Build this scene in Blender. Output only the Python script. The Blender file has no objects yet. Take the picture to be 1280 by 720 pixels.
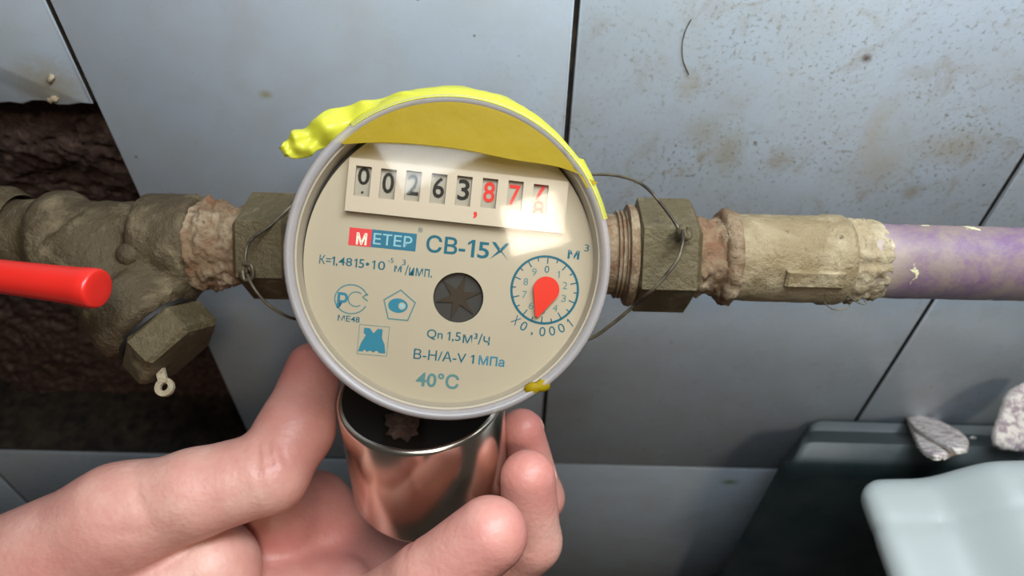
import bpy, math, random
import numpy as np
from mathutils import Vector, Matrix, noise as mn
random.seed(4); rng = np.random.default_rng(4)
S = 0.001                       # everything below is written in millimetres
col = bpy.context.scene.collection
V3 = lambda *a: np.array(a, float)

# ------------------------------------------------------------------ camera
F = 920.0
PITCH, YAW, ROLL = math.radians(46.714), math.radians(-.3766), math.radians(1.1212)
CAM = V3(0, -199.24, 850)
_f = V3(math.sin(YAW)*math.cos(PITCH), math.cos(YAW)*math.cos(PITCH), -math.sin(PITCH))
_r = V3(math.cos(YAW), -math.sin(YAW), 0)
_u = np.cross(_r, _f)
RT = _r*math.cos(ROLL)+_u*math.sin(ROLL)
UP = -_r*math.sin(ROLL)+_u*math.cos(ROLL)
FW = _f
cd = bpy.data.cameras.new('camera'); cam = bpy.data.objects.new('camera', cd); col.objects.link(cam)
cd.sensor_width = 36; cd.lens = F*36/1280; cd.clip_start = .005; cd.clip_end = 20
m = Matrix.Identity(4)
for i in range(3):
    m[i][0] = RT[i]; m[i][1] = UP[i]; m[i][2] = -FW[i]; m[i][3] = CAM[i]*S
cam.matrix_world = m
cd.dof.use_dof = True; cd.dof.focus_distance = .178; cd.dof.aperture_fstop = 17
bpy.context.scene.camera = cam

# ------------------------------------------------------------------ light
sc = bpy.context.scene
sc.view_settings.view_transform = 'Standard'; sc.view_settings.look = 'None'
sc.view_settings.exposure = 0.15; sc.view_settings.gamma = 1
w = bpy.data.worlds.new('room_ambience'); sc.world = w; w.use_nodes = True
w.node_tree.nodes['Background'].inputs[0].default_value = (.60, .56, .52, 1)
w.node_tree.nodes['Background'].inputs[1].default_value = .08
def area(name, loc, target, size, power, color, size_y=None):
    l = bpy.data.lights.new(name, 'AREA'); l.energy = power; l.color = color
    l.shape = 'RECTANGLE'; l.size = size*S; l.size_y = (size_y or size)*S
    o = bpy.data.objects.new(name, l); col.objects.link(o); o.location = Vector(loc)*S
    o.rotation_euler = (Vector(target)-Vector(loc)).to_track_quat('-Z', 'Y').to_euler()
    return o
LAMP = (227, -651, 1393)
area('added_top_light', (110, -112, 985), (60, -40, 700), 380, 1.95, (.84, .93, 1.0), 80)  # added lamp close above the view, for steep light falloff down the tiles
area('unseen_warm_lamp', LAMP, (-20, -100, 690), 100, 1.75, (1.0, .84, .66))  # unseen warm light behind the camera, placed for the dial glare and hand

# ------------------------------------------------------------------ helpers
def ray(px, py): return FW + RT*(px-640)/F - UP*(py-360)/F
def P(px, py, Z): return CAM + ray(px, py)*Z
def on_y(px, py, y=0):
    d = ray(px, py); return CAM + d*(y-CAM[1])/d[1]
def on_z(px, py, z):
    d = ray(px, py); return CAM + d*(z-CAM[2])/d[2]
def nrm(v): v = np.asarray(v, float); return v/np.linalg.norm(v)
origin = {}
def props(o, label=None, cat=None, group=None, kind=None):
    if label: o['label'] = label
    if cat: o['category'] = cat
    if group: o['group'] = group
    if kind: o['kind'] = kind
    return o
def empty(name, loc, label, cat, group=None):
    o = bpy.data.objects.new(name, None); col.objects.link(o); o.location = Vector(loc)*S
    o.empty_display_size = .01; origin[o.name] = V3(*loc)
    return props(o, label, cat, group)
def mesh_obj(name, verts, faces, mat, parent=None, smooth=True, loc=None, label=None, cat=None, group=None, kind=None, matidx=None, angle=None):
    verts = np.asarray(verts, float)
    if parent is not None: base = origin[parent.name]
    elif loc is not None: base = np.asarray(loc, float)
    else: base = V3(*((verts.min(0)+verts.max(0))/2)[:2], verts[:, 2].min())
    me = bpy.data.meshes.new(name)
    vv = (verts-base)*S
    if isinstance(faces, np.ndarray) and len(faces) > 2000:
        n = len(faces); k = faces.shape[1]
        me.vertices.add(len(vv)); me.vertices.foreach_set('co', vv.astype('f').ravel())
        me.loops.add(n*k); me.loops.foreach_set('vertex_index', faces.astype('i').ravel())
        me.polygons.add(n); me.polygons.foreach_set('loop_start', np.arange(0, n*k, k, dtype='i'))
        me.update(calc_edges=True)
    else:
        me.from_pydata([tuple(v) for v in vv], [], [tuple(int(i) for i in f) for f in faces])
    me.validate()
    for mt in (mat if isinstance(mat, (list, tuple)) else [mat]): me.materials.append(mt)
    if matidx is not None: me.polygons.foreach_set('material_index', np.asarray(matidx, 'i'))
    me.polygons.foreach_set('use_smooth', [smooth]*len(me.polygons))
    if smooth and angle: me.set_sharp_from_angle(angle=math.radians(angle))
    me.update()
    o = bpy.data.objects.new(name, me); col.objects.link(o)
    if parent is not None: o.parent = parent
    else: o.location = Vector(base)*S
    origin[o.name] = base
    return props(o, label, cat, group, kind)
def cat_mesh(parts):
    vs, fs, n = [], [], 0
    for v, f in parts:
        vs.append(np.asarray(v, float)); fs += [tuple(i+n for i in q) for q in f]; n += len(v)
    return np.vstack(vs), fs
def frame(axis, hint=(0, 0, 1)):
    a = nrm(axis); x = nrm(np.cross(hint, a)); y = np.cross(a, x)
    return x, y, a
def lathe(O, fr, prof, n=64, closed=False, warp=None, caps=True):
    """profile = (radius, height) pairs turned about fr[2]"""
    x, y, a = fr; vs = []; fs = []
    for r, h in prof:
        for k in range(n):
            t = 2*math.pi*k/n
            rr = r if warp is None else r*warp(t, h)
            vs.append(O + (x*math.cos(t)+y*math.sin(t))*rr + a*h)
    L = len(prof)
    for i in range(L if closed else L-1):
        for k in range(n):
            a0 = i*n+k; a1 = i*n+(k+1) % n; b = ((i+1) % L)*n
            fs.append((a0, a1, b+(k+1) % n, b+k))
    if caps and not closed:
        fs.append(tuple(reversed(range(n)))); fs.append(tuple(range((L-1)*n, L*n)))
    return vs, fs
def prism(O, fr, poly, h0, h1, bevel=0):
    x, y, a = fr; poly = np.asarray(poly, float); c = poly.mean(0); n = len(poly); vs = []; fs = []
    rings = [(1, h0), (1, h1)] if not bevel else [(None, h0), (1, h0+bevel), (1, h1-bevel), (None, h1)]
    for s, h in rings:
        for p in poly:
            q = p if s == 1 else c+(p-c)*(1-bevel/np.linalg.norm(p-c))
            vs.append(O+x*q[0]+y*q[1]+a*h)
    for i in range(len(rings)-1):
        for k in range(n): fs.append((i*n+k, i*n+(k+1) % n, (i+1)*n+(k+1) % n, (i+1)*n+k))
    fs.append(tuple(reversed(range(n)))); fs.append(tuple(range((len(rings)-1)*n, len(rings)*n)))
    return vs, fs
def catmull(pts, sub=8):
    pts = [np.asarray(p, float) for p in pts]; q = [2*pts[0]-pts[1]]+pts+[2*pts[-1]-pts[-2]]; out = []
    for i in range(1, len(q)-2):
        for j in range(sub):
            t = j/sub; a, b, c, d = q[i-1:i+3]
            out.append(.5*((2*b)+(c-a)*t+(2*a-5*b+4*c-d)*t*t+(3*b-a-3*c+d)*t**3))
    out.append(pts[-1]); return out
def tube(pts, r, n=10, sub=8):
    pts = catmull(pts, sub); vs = []; fs = []; L = len(pts); prev = None
    for i, p in enumerate(pts):
        d = nrm(pts[min(i+1, L-1)]-pts[max(i-1, 0)])
        h = prev if prev is not None else (V3(0, 0, 1) if abs(d[2]) < .9 else V3(1, 0, 0))
        x = nrm(h-d*np.dot(h, d)); prev = x; y = np.cross(d, x)
        rr = r(i/(L-1)) if callable(r) else r
        for k in range(n):
            t = 2*math.pi*k/n; vs.append(p+(x*math.cos(t)+y*math.sin(t))*rr)
    for i in range(L-1):
        for k in range(n): fs.append((i*n+k, i*n+(k+1) % n, (i+1)*n+(k+1) % n, (i+1)*n+k))
    fs.append(tuple(reversed(range(n)))); fs.append(tuple(range((L-1)*n, L*n)))
    return vs, fs
def nz(p, s=1.0, seed=0.0): return mn.noise(Vector((p[0]*s+seed, p[1]*s-seed, p[2]*s+seed*.7)))
# ---- signed distance volume -> smooth skin (surface nets)
def nets(fn, lo, hi, h):
    lo = np.asarray(lo, float); hi = np.asarray(hi, float)
    ax = [np.arange(lo[i], hi[i]+h, h) for i in range(3)]
    X, Y, Z = np.meshgrid(*ax, indexing='ij')
    D = fn(X.astype('f'), Y.astype('f'), Z.astype('f'))
    D[0] = D[-1] = 1; D[:, 0] = D[:, -1] = 1; D[:, :, 0] = D[:, :, -1] = 1
    nx, ny, nzz = [s-1 for s in D.shape]
    ins = D < 0
    c = [(i, j, k) for i in (0, 1) for j in (0, 1) for k in (0, 1)]
    sl = lambda A, o: A[o[0]:o[0]+nx, o[1]:o[1]+ny, o[2]:o[2]+nzz]
    cnt = sum(sl(ins, o).astype('i1') for o in c)
    act = (cnt > 0) & (cnt < 8); idx = np.argwhere(act)
    acc = np.zeros((len(idx), 3)); num = np.zeros(len(idx))
    I = idx.T
    for a in c:
        for ax_ in range(3):
            if a[ax_]: continue
            b = list(a); b[ax_] = 1
            da = D[I[0]+a[0], I[1]+a[1], I[2]+a[2]]; db = D[I[0]+b[0], I[1]+b[1], I[2]+b[2]]
            s = (da < 0) != (db < 0); t = np.where(s, da/np.where(s, da-db, 1), 0)
            p = np.tile(np.array(a, float), (len(idx), 1)); p[:, ax_] += t
            acc[s] += p[s]; num[s] += 1
    verts = lo+(idx+acc/num[:, None])*h
    ids = -np.ones(act.shape, int); ids[I[0], I[1], I[2]] = np.arange(len(idx))
    quads = []
    for ax_ in range(3):
        o = [0, 0, 0]; o[ax_] = 1; b, cc = [(1, 2), (2, 0), (0, 1)][ax_]
        A = ins[:nx, :ny, :nzz]; B = ins[o[0]:o[0]+nx, o[1]:o[1]+ny, o[2]:o[2]+nzz]
        e = np.argwhere(A != B); e = e[(e[:, b] > 0) & (e[:, cc] > 0)]
        flip = A[e[:, 0], e[:, 1], e[:, 2]]
        q = []
        for db, dc in ((-1, -1), (0, -1), (0, 0), (-1, 0)):
            f = e.copy(); f[:, b] += db; f[:, cc] += dc; q.append(ids[f[:, 0], f[:, 1], f[:, 2]])
        q = np.array(q).T; q[~flip] = q[~flip][:, ::-1]; quads.append(q)
    q = np.vstack(quads); return verts, q[(q >= 0).all(1)]
def s_cone(X, Y, Z, a, b, ra, rb):
    d = b-a; L2 = float(d@d); px, py, pz = X-a[0], Y-a[1], Z-a[2]
    t = np.clip((px*d[0]+py*d[1]+pz*d[2])/L2, 0, 1)
    return np.sqrt((px-t*d[0])**2+(py-t*d[1])**2+(pz-t*d[2])**2)-(ra+(rb-ra)*t)
def smin(a, b, k):
    h = np.clip(.5+.5*(b-a)/k, 0, 1); return b+(a-b)*h-k*h*(1-h)
# ---- flat 2-D outline with holes -> thin solid
def flat2d(splines, depth=0.0):
    cu = bpy.data.curves.new('outline', 'CURVE'); cu.dimensions = '2D'; cu.fill_mode = 'BOTH'; cu.extrude = depth/2
    for s in splines:
        sp = cu.splines.new('POLY'); sp.points.add(len(s)-1); sp.use_cyclic_u = True
        for i, p in enumerate(s): sp.points[i].co = (p[0], p[1], 0, 1)
    return curve_mesh(cu)
def curve_mesh(cu):
    o = bpy.data.objects.new('outline', cu); col.objects.link(o)
    dg = bpy.context.evaluated_depsgraph_get(); me = bpy.data.meshes.new_from_object(o.evaluated_get(dg))
    v = np.array([tuple(q.co) for q in me.vertices]); f = [tuple(p.vertices) for p in me.polygons]
    bpy.data.objects.remove(o); bpy.data.meshes.remove(me); bpy.data.curves.remove(cu)
    return v, f
def text2d(s, bold=0.0, spacing=1.0):
    if s == '1':                    # a figure one with its flag
        o = [(-.02, 0), (.10, 0), (.10, .72), (.0, .72), (-.16, .58), (-.16, .48), (-.02, .58)]
        v, f = flat2d([o]); lo, hi = v.min(0), v.max(0); v[:, :2] -= (lo+hi)[:2]/2; return v, f, (hi-lo)[:2]
    cu = bpy.data.curves.new('letters', 'FONT'); cu.body = s; cu.size = 1; cu.offset = bold; cu.space_character = spacing
    cu.resolution_u = 3
    v, f = curve_mesh(cu); lo, hi = v.min(0), v.max(0)
    v[:, :2] -= (lo+hi)[:2]/2; return v, f, (hi-lo)[:2]
circle = lambda r, n=48, cx=0, cy=0: [(cx+r*math.cos(2*math.pi*k/n), cy+r*math.sin(2*math.pi*k/n)) for k in range(n)]

# ------------------------------------------------------------------ materials
class NT:
    def __init__(s, name):
        s.m = bpy.data.materials.new(name); s.m.use_nodes = True; s.t = s.m.node_tree; s.n = s.t.nodes
        s.b = s.n['Principled BSDF']; s.co = s.n.new('ShaderNodeTexCoord').outputs['Object']
    def link(s, a, b): s.t.links.new(a, b); return b
    def noise(s, scale, detail=4, rough=.55, dist=0, co=None):
        q = s.n.new('ShaderNodeTexNoise'); q.inputs['Scale'].default_value = scale; q.inputs['Detail'].default_value = detail
        q.inputs['Roughness'].default_value = rough; q.inputs['Distortion'].default_value = dist
        s.link(co or s.co, q.inputs['Vector']); return q.outputs['Fac']
    def vor(s, scale, feature='F1', co=None):
        q = s.n.new('ShaderNodeTexVoronoi'); q.inputs['Scale'].default_value = scale; q.feature = feature
        s.link(co or s.co, q.inputs['Vector']); return q.outputs['Distance']
    def ramp(s, fac, stops):
        r = s.n.new('ShaderNodeValToRGB'); e = r.color_ramp.elements
        while len(e) < len(stops): e.new(.5)
        for i, (p, c) in enumerate(stops): e[i].position = p; e[i].color = (c if hasattr(c, '__len__') else (c, c, c))[:3]+(1,) if hasattr(c, '__len__') else (c, c, c, 1)
        s.link(fac, r.inputs[0]); return r.outputs[0]
    def mix(s, fac, a, b, mode='MIX'):
        q = s.n.new('ShaderNodeMix'); q.data_type = 'RGBA'; q.blend_type = mode
        for sock, v in ((q.inputs[0], fac), (q.inputs[6], a), (q.inputs[7], b)):
            if hasattr(v, 'links') or isinstance(v, bpy.types.NodeSocket): s.link(v, sock)
            elif hasattr(v, '__len__'): sock.default_value = tuple(v)[:3]+(1,)
            else: sock.default_value = v
        return q.outputs[2]
    def math(s, op, a, b=0.0):
        q = s.n.new('ShaderNodeMath'); q.operation = op; q.use_clamp = True
        for sock, v in ((q.inputs[0], a), (q.inputs[1], b)):
            if isinstance(v, bpy.types.NodeSocket): s.link(v, sock)
            else: sock.default_value = v
        return q.outputs[0]
    def bump(s, h, strength=.3, dist=.0005):
        q = s.n.new('ShaderNodeBump'); q.inputs['Strength'].default_value = strength; q.inputs['Distance'].default_value = dist
        s.link(h, q.inputs['Height']); s.link(q.outputs[0], s.b.inputs['Normal'])
    def set(s, **k):
        names = dict(color='Base Color', rough='Roughness', metal='Metallic', spec='Specular IOR Level', trans='Transmission Weight',
                     ior='IOR', alpha='Alpha', sss='Subsurface Weight', coat='Coat Weight', coatr='Coat Roughness')
        for a, v in k.items():
            i = s.b.inputs[names[a]]
            if isinstance(v, bpy.types.NodeSocket): s.link(v, i)
            elif hasattr(v, '__len__'): i.default_value = tuple(v)[:3]+(1,)
            else: i.default_value = v
        return s.m
def plain(name, c, rough=.5, **k):
    t = NT(name); return t.set(color=c, rough=rough, **k)

def tile_material():
    t = NT('glazed_blue_tile')
    g = t.n.new('ShaderNodeNewGeometry').outputs['Position']
    sep = t.n.new('ShaderNodeSeparateXYZ'); t.link(g, sep.inputs[0])
    base = t.ramp(t.noise(14, 3, co=g), [(.3, (.40, .455, .515)), (.7, (.455, .505, .55))])
    # brownish splashes, gathered on the wall right of the meter
    mr = t.n.new('ShaderNodeMapRange'); t.link(sep.outputs[0], mr.inputs[0])
    mr.inputs[1].default_value = -.02; mr.inputs[2].default_value = .05; mr.inputs[3].default_value = .0; mr.inputs[4].default_value = 1
    hz = t.n.new('ShaderNodeMapRange'); t.link(sep.outputs[2], hz.inputs[0])
    hz.inputs[1].default_value = .80; hz.inputs[2].default_value = .70; hz.inputs[3].default_value = 0.15; hz.inputs[4].default_value = 1
    hl = t.n.new('ShaderNodeMapRange'); t.link(sep.outputs[2], hl.inputs[0])
    hl.inputs[1].default_value = .66; hl.inputs[2].default_value = .70; hl.inputs[3].default_value = .12; hl.inputs[4].default_value = 1
    area_ = t.math('MULTIPLY', t.math('MULTIPLY', mr.outputs[0], hz.outputs[0]), hl.outputs[0])
    patch = t.math('MULTIPLY', t.ramp(t.noise(38, 3, co=g), [(.36, 0), (.56, 1)]), area_)
    fine = t.ramp(t.noise(620, 3, .65, .3, co=g), [(.55, 0), (.66, 1)])
    spots = t.math('MULTIPLY', fine, t.math('ADD', patch, t.math('MULTIPLY', area_, .22)))
    c = t.mix(t.math('MULTIPLY', spots, .8), base, (.19, .165, .11))
    blotch = t.math('MULTIPLY', t.ramp(t.noise(85, 6, .72, .8, co=g), [(.52, 0), (.66, 1)]), patch)
    c = t.mix(t.math('MULTIPLY', blotch, .7), c, (.30, .25, .17))
    dots = t.ramp(t.vor(95, co=g), [(.035, 1), (.06, 0)])
    c = t.mix(t.math('MULTIPLY', t.math('MULTIPLY', dots, t.ramp(t.noise(30, co=g), [(.5, 0), (.56, 1)])), .8), c, (.12, .10, .07))
    def stain(px, py, r, colour, amt, sx=1.0):
        nonlocal c
        q = on_y(px, py, 0)*S; vm = t.n.new('ShaderNodeVectorMath'); vm.operation = 'SUBTRACT'; t.link(g, vm.inputs[0]); vm.inputs[1].default_value = tuple(q)
        v2 = t.n.new('ShaderNodeVectorMath'); v2.operation = 'MULTIPLY'; t.link(vm.outputs[0], v2.inputs[0]); v2.inputs[1].default_value = (1/(r*S*sx), .2/(r*S), 1/(r*S))
        ln = t.n.new('ShaderNodeVectorMath'); ln.operation = 'LENGTH'; t.link(v2.outputs[0], ln.inputs[0])
        k = t.math('SUBTRACT', t.math('MULTIPLY', t.noise(2.6/(r*S), 7, .75, .8, co=g), 2.0), t.math('MULTIPLY', ln.outputs['Value'], .62))
        c = t.mix(t.math('MULTIPLY', t.ramp(k, [(.22, 0), (.85, 1)]), amt), c, colour)
    for a_ in ((62, 108, 10, (.33, .27, .16), .7, 1.2), (332, 118, 1.8, (.30, .27, .13), .8, 1.4), (912, 603, 3.0, (.13, .16, .04), .9, 1.8), (1083, 73, 1.6, (.10, .07, .05), .95),
               (1095, 160, 12, (.40, .34, .24), .5, .35), (1100, 210, 13, (.36, .30, .20), .5, .8), (910, 190, 9, (.30, .25, .15), .6, .6), (880, 165, 7, (.30, .26, .17), .5, 1.0),
               (1190, 185, 7, (.32, .26, .16), .55, 1.6), (860, 110, 6, (.36, .31, .21), .4, .7), (1140, 240, 4, (.28, .23, .13), .6), (975, 200, 6, (.30, .24, .15), .5, .8), (660, 690, 5, (.22, .17, .07), .7, .4)):
        stain(*a_)
    haze = t.ramp(t.noise(55, 5, .6, co=g), [(.42, 0), (.75, .35)])
    c = t.mix(haze, c, (.36, .34, .28))
    t.bump(t.math('ADD', t.noise(30, 2, co=g), t.math('MULTIPLY', spots, .2)), .10, .0008)
    return t.set(color=c, rough=t.ramp(t.noise(60, 4, co=g), [(.3, .22), (.8, .42)]), spec=.45)
M = {}
M['tile'] = tile_material()
t = NT('dark_grout'); M['grout'] = t.set(color=t.ramp(t.noise(160, 5), [(.35, (.008, .006, .005)), (.72, (.05, .035, .02))]), rough=.95)
t = NT('brown_plaster')
h = t.noise(260, 8, .7, .5); ck = t.ramp(t.vor(75, 'DISTANCE_TO_EDGE'), [(0, 0), (.06, 1)])
c = t.ramp(h, [(.3, (.035, .016, .012)), (.5, (.085, .045, .034)), (.72, (.20, .135, .10))])
t.bump(h, .9, .003); M['plaster'] = t.set(color=c, rough=.95)
t = NT('concrete_floor'); M['floor'] = t.set(color=t.ramp(t.noise(9, 6), [(.3, (.06, .055, .05)), (.7, (.13, .12, .105))]), rough=.9)
def dirty_metal(name, c1, c2, dust, amount=.5, metal=.35, rough=.55, rust=None):
    t = NT(name); n1 = t.noise(110, 6, .65, .4); c = t.mix(n1, c1, c2)
    if rust: c = t.mix(t.ramp(t.noise(170, 7, .7, .6), [(.48, 0), (.62, 1)]), c, rust)
    d = t.ramp(t.noise(70, 8, .7, .3), [(.62-amount*.4, 0), (.80-amount*.25, 1)])
    c = t.mix(d, c, dust)
    dk = t.ramp(t.noise(380, 4, .6), [(.64, 0), (.72, .8)]); c = t.mix(dk, c, (.05, .035, .02))
    t.bump(t.math('ADD', t.noise(420, 6, .7), t.math('MULTIPLY', d, .7)), .8, .0011)
    r = t.math('ADD', t.math('MULTIPLY', d, .35), rough)
    return t.set(color=c, metal=t.math('MULTIPLY', t.math('SUBTRACT', 1.0, d), metal), rough=r)
M['brass'] = dirty_metal('dusty_brass', (.058, .038, .019), (.11, .078, .038), (.23, .175, .095), .3)
M['brass_green'] = dirty_metal('dull_green_brass', (.085, .062, .028), (.14, .108, .052), (.25, .20, .11), .25, .3, .5)
M['steel_pale'] = dirty_metal('limed_fitting', (.19, .13, .06), (.31, .235, .125), (.43, .35, .215), .5, .25, .5)
M['rusty'] = dirty_metal('rusty_thread', (.13, .07, .035), (.27, .18, .095), (.46, .38, .25), .42, .15, .7, (.16, .07, .03))
M['hemp'] = dirty_metal('hemp_and_paste', (.24, .17, .09), (.40, .32, .19), (.58, .50, .35), .45, 0, .9)
t = NT('purple_paint')
c = t.mix(t.noise(60, 5), (.11, .05, .13), (.18, .10, .185))
d = t.ramp(t.noise(62, 10, .78, .4), [(.42, 0), (.60, 1)]); c = t.mix(t.math('MULTIPLY', d, .72), c, (.25, .195, .14))
wear = t.ramp(t.noise(95, 6, .6, .5), [(.65, 0), (.67, 1)]); c = t.mix(wear, c, (.62, .58, .34))
sx = t.n.new('ShaderNodeSeparateXYZ'); t.link(t.co, sx.inputs[0])
mr = t.n.new('ShaderNodeMapRange'); t.link(sx.outputs[0], mr.inputs[0]); mr.inputs[1].default_value = .016; mr.inputs[2].default_value = .0; mr.inputs[3].default_value = 0; mr.inputs[4].default_value = 1
e = t.math('MULTIPLY', t.math('ADD', mr.outputs[0], 0), t.ramp(t.noise(130, 6), [(.3, .6), (.6, 1)])); c = t.mix(e, c, (.44, .37, .25))
t.bump(t.noise(300, 6, .65), .4, .0005); M['purple'] = t.set(color=c, rough=.5)
M['red'] = plain('red_plastic_grip', (.68, .022, .014), .33)
M['dial'] = plain('cream_dial', (.42, .365, .285), .55, spec=.12)
t = NT('counter_plate_cream'); M['plate'] = t.set(color=(.50, .425, .345), rough=.5, spec=.15)
M['wheel'] = plain('number_wheel_grey', (.36, .33, .28), .5, spec=.12)
M['ink_blue'] = plain('teal_blue_print', (.018, .115, .17), .6, spec=.12)
M['ink_pale'] = plain('pale_teal_print', (.10, .215, .235), .6, spec=.12)
M['ink_mid'] = plain('mid_blue_print', (.035, .19, .29), .6, spec=.12)
M['ink_black'] = plain('black_print', (.025, .022, .020), .6, spec=.12)
M['ink_red'] = plain('red_print', (.62, .045, .035), .6, spec=.12)
M['ink_white'] = plain('white_print', (.80, .74, .64), .6, spec=.12)
M['logo_blue'] = plain('logo_blue', (.035, .15, .24), .6, spec=.12)
M['logo_cyan'] = plain('logo_pale_blue', (.26, .47, .56), .6, spec=.12)
M['logo_red'] = plain('logo_red', (.66, .06, .07), .6, spec=.12)
M['pointer'] = plain('red_pointer_plastic', (.66, .025, .012), .4, spec=.25)
M['black'] = plain('black_plastic', (.012, .010, .010), .5)
M['darkmetal'] = plain('star_wheel_brown', (.05, .036, .027), .7, spec=.1)
M['gasket'] = plain('grey_inner_wall', (.44, .39, .33), .5)
# clear crystal
t = NT('clear_crystal'); n = t.n; out = n['Material Output']
tr = n.new('ShaderNodeBsdfTransparent'); tr.inputs[0].default_value = (.96, .95, .92, 1)
gl = n.new('ShaderNodeBsdfGlossy'); gl.inputs['Roughness'].default_value = .06
fr = n.new('ShaderNodeFresnel'); fr.inputs[0].default_value = 1.22
mx = n.new('ShaderNodeMixShader'); t.link(fr.outputs[0], mx.inputs[0]); t.link(tr.outputs[0], mx.inputs[1]); t.link(gl.outputs[0], mx.inputs[2])
t.link(mx.outputs[0], out.inputs[0]); M['crystal'] = t.m
def milky(name, c, tcol, f, rough=.25):
    t = NT(name); n = t.n; t.set(color=c, rough=rough, spec=.6)
    tr = n.new('ShaderNodeBsdfTransparent'); tr.inputs[0].default_value = tuple(tcol)+(1,)
    mx = n.new('ShaderNodeMixShader'); mx.inputs[0].default_value = f
    t.link(tr.outputs[0], mx.inputs[1]); t.link(t.b.outputs[0], mx.inputs[2]); t.link(mx.outputs[0], n['Material Output'].inputs[0]); return t.m
M['bezel'] = milky('milky_clear_plastic', (.47, .425, .41), (.90, .86, .80), .50)
def film(name, c, trc, tr_amt, rough=.3, spec=.6):
    t = NT(name); n = t.n; t.set(color=c, rough=rough, spec=spec); t.bump(t.noise(140, 4), .35, .0008)
    tl = n.new('ShaderNodeBsdfTranslucent'); tl.inputs[0].default_value = tuple(c)+(1,)
    m1 = n.new('ShaderNodeMixShader'); m1.inputs[0].default_value = .35
    t.link(t.b.outputs[0], m1.inputs[1]); t.link(tl.outputs[0], m1.inputs[2])
    tr = n.new('ShaderNodeBsdfTransparent'); tr.inputs[0].default_value = tuple(trc)+(1,)
    m2 = n.new('ShaderNodeMixShader'); m2.inputs[0].default_value = tr_amt
    t.link(m1.outputs[0], m2.inputs[1]); t.link(tr.outputs[0], m2.inputs[2]); t.link(m2.outputs[0], n['Material Output'].inputs[0]); return t.m
M['tape'] = film('yellow_tape', (.76, .74, .07), (.9, .85, .2), .08)
M['tape_under'] = film('amber_tape', (.40, .275, .004), (.85, .60, .03), .15, .5, .2)
t = NT('nickel_plating'); t.bump(t.noise(25, 2), .05, .001)
M['nickel'] = t.set(color=(.74, .66, .56), metal=1, rough=t.ramp(t.noise(60, 5), [(.3, .19), (.8, .28)]))
t = NT('seal_wire'); M['wire'] = t.set(color=t.ramp(t.noise(90, 3), [(.42, (.035, .025, .018)), (.68, (.26, .22, .14))]), rough=.5, metal=.5)
# skin
t = NT('skin'); n1 = t.noise(42, 5, .6); n2 = t.noise(150, 6, .65)
c = t.ramp(n1, [(.3, (.56, .25, .20)), (.52, (.64, .335, .265)), (.72, (.75, .46, .37))])
c = t.mix(t.math('MULTIPLY', t.ramp(n2, [(.45, 0), (.7, 1)]), .35), c, (.56, .21, .18))
at_ = t.n.new('ShaderNodeAttribute'); at_.attribute_name = 'flush_and_shade'
c = t.mix(t.math('MULTIPLY', at_.outputs['Fac'], .75), c, (.50, .12, .105))
t.bump(t.math('ADD', t.noise(900, 3, .6), t.math('MULTIPLY', t.vor(650), .6)), .3, .0004)
M['skin'] = t.set(color=c, rough=.46, sss=.12)
t.b.inputs['Subsurface Radius'].default_value = (.004, .0015, .0008); t.b.inputs['Subsurface Scale'].default_value = 1.0
M['nail'] = plain('fingernail', (.74, .45, .38), .25)
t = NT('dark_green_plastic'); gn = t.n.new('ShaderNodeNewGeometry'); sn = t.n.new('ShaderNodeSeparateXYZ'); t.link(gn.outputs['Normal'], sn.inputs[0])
up_ = t.ramp(sn.outputs[2], [(.45, 0), (.85, .8)])  # up-facing faces greyer: settled dust, with the light on the top painted in
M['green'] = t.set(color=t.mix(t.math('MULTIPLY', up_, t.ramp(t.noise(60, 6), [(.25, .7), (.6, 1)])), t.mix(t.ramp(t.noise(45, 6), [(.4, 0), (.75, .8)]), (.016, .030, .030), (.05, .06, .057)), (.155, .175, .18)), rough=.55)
t = NT('white_translucent_plastic'); t.b.inputs['Subsurface Radius'].default_value = (.02, .02, .018); t.b.inputs['Subsurface Scale'].default_value = .5
M['white'] = t.set(color=t.mix(t.noise(20, 2), (.34, .38, .37), (.41, .44, .43)), rough=.4, sss=.3)
t = NT('plaster_chip'); n1 = t.noise(190, 7, .65, .3)
t.bump(n1, .6, .001); M['chip'] = t.set(color=t.mix(t.ramp(t.noise(240, 4), [(.6, 0), (.66, .8)]), t.ramp(n1, [(.35, (.74, .66, .58)), (.65, (.94, .89, .82))]), (.30, .23, .30)), rough=.9)
t = NT('chip_face'); M['chip_dark'] = t.set(color=t.ramp(t.noise(260, 6, .7), [(.42, (.42, .32, .34)), (.56, (.92, .84, .76))]), rough=.9)

# ------------------------------------------------------------------ wall, tiles, floor
X0, Z0, TW = -134.67, 850-346.56, 150.0
TH = 6.0; GAP = 1.5
def slab(x0, x1, y0, y1, z0, z1):
    v = [(x, y, z) for x in (x0, x1) for y in (y0, y1) for z in (z0, z1)]
    f = [(0, 1, 3, 2), (4, 6, 7, 5), (0, 4, 5, 1), (2, 3, 7, 6), (0, 2, 6, 4), (1, 5, 7, 3)]
    return v, f
hx0, hx1 = X0-150, X0                    # missing tile
hz0, hz1 = Z0, Z0+150
brz = 850-132.0                          # broken lower edge of the tile above
# backing with a pit where the tile is gone
A = -790.; B = 790.; zt = 1310.; zb = 0.
hzt = brz+14
parts = [slab(A, hx0-.7, 2.1, 60, zb, zt), slab(hx1+.2, B, 2.1, 60, zb, zt), slab(hx0-.7, hx1+.2, 2.1, 60, zb, hz0-.7), slab(hx0-.7, hx1+.2, 2.1, 60, hzt, zt)]
v, f = cat_mesh(parts)
wall = mesh_obj('wall_back', v, f, M['grout'], smooth=False, loc=(0, 0, 0), kind='structure', label='tiled wall behind the pipes, light blue glazed tiles with thin dark joints')
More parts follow.
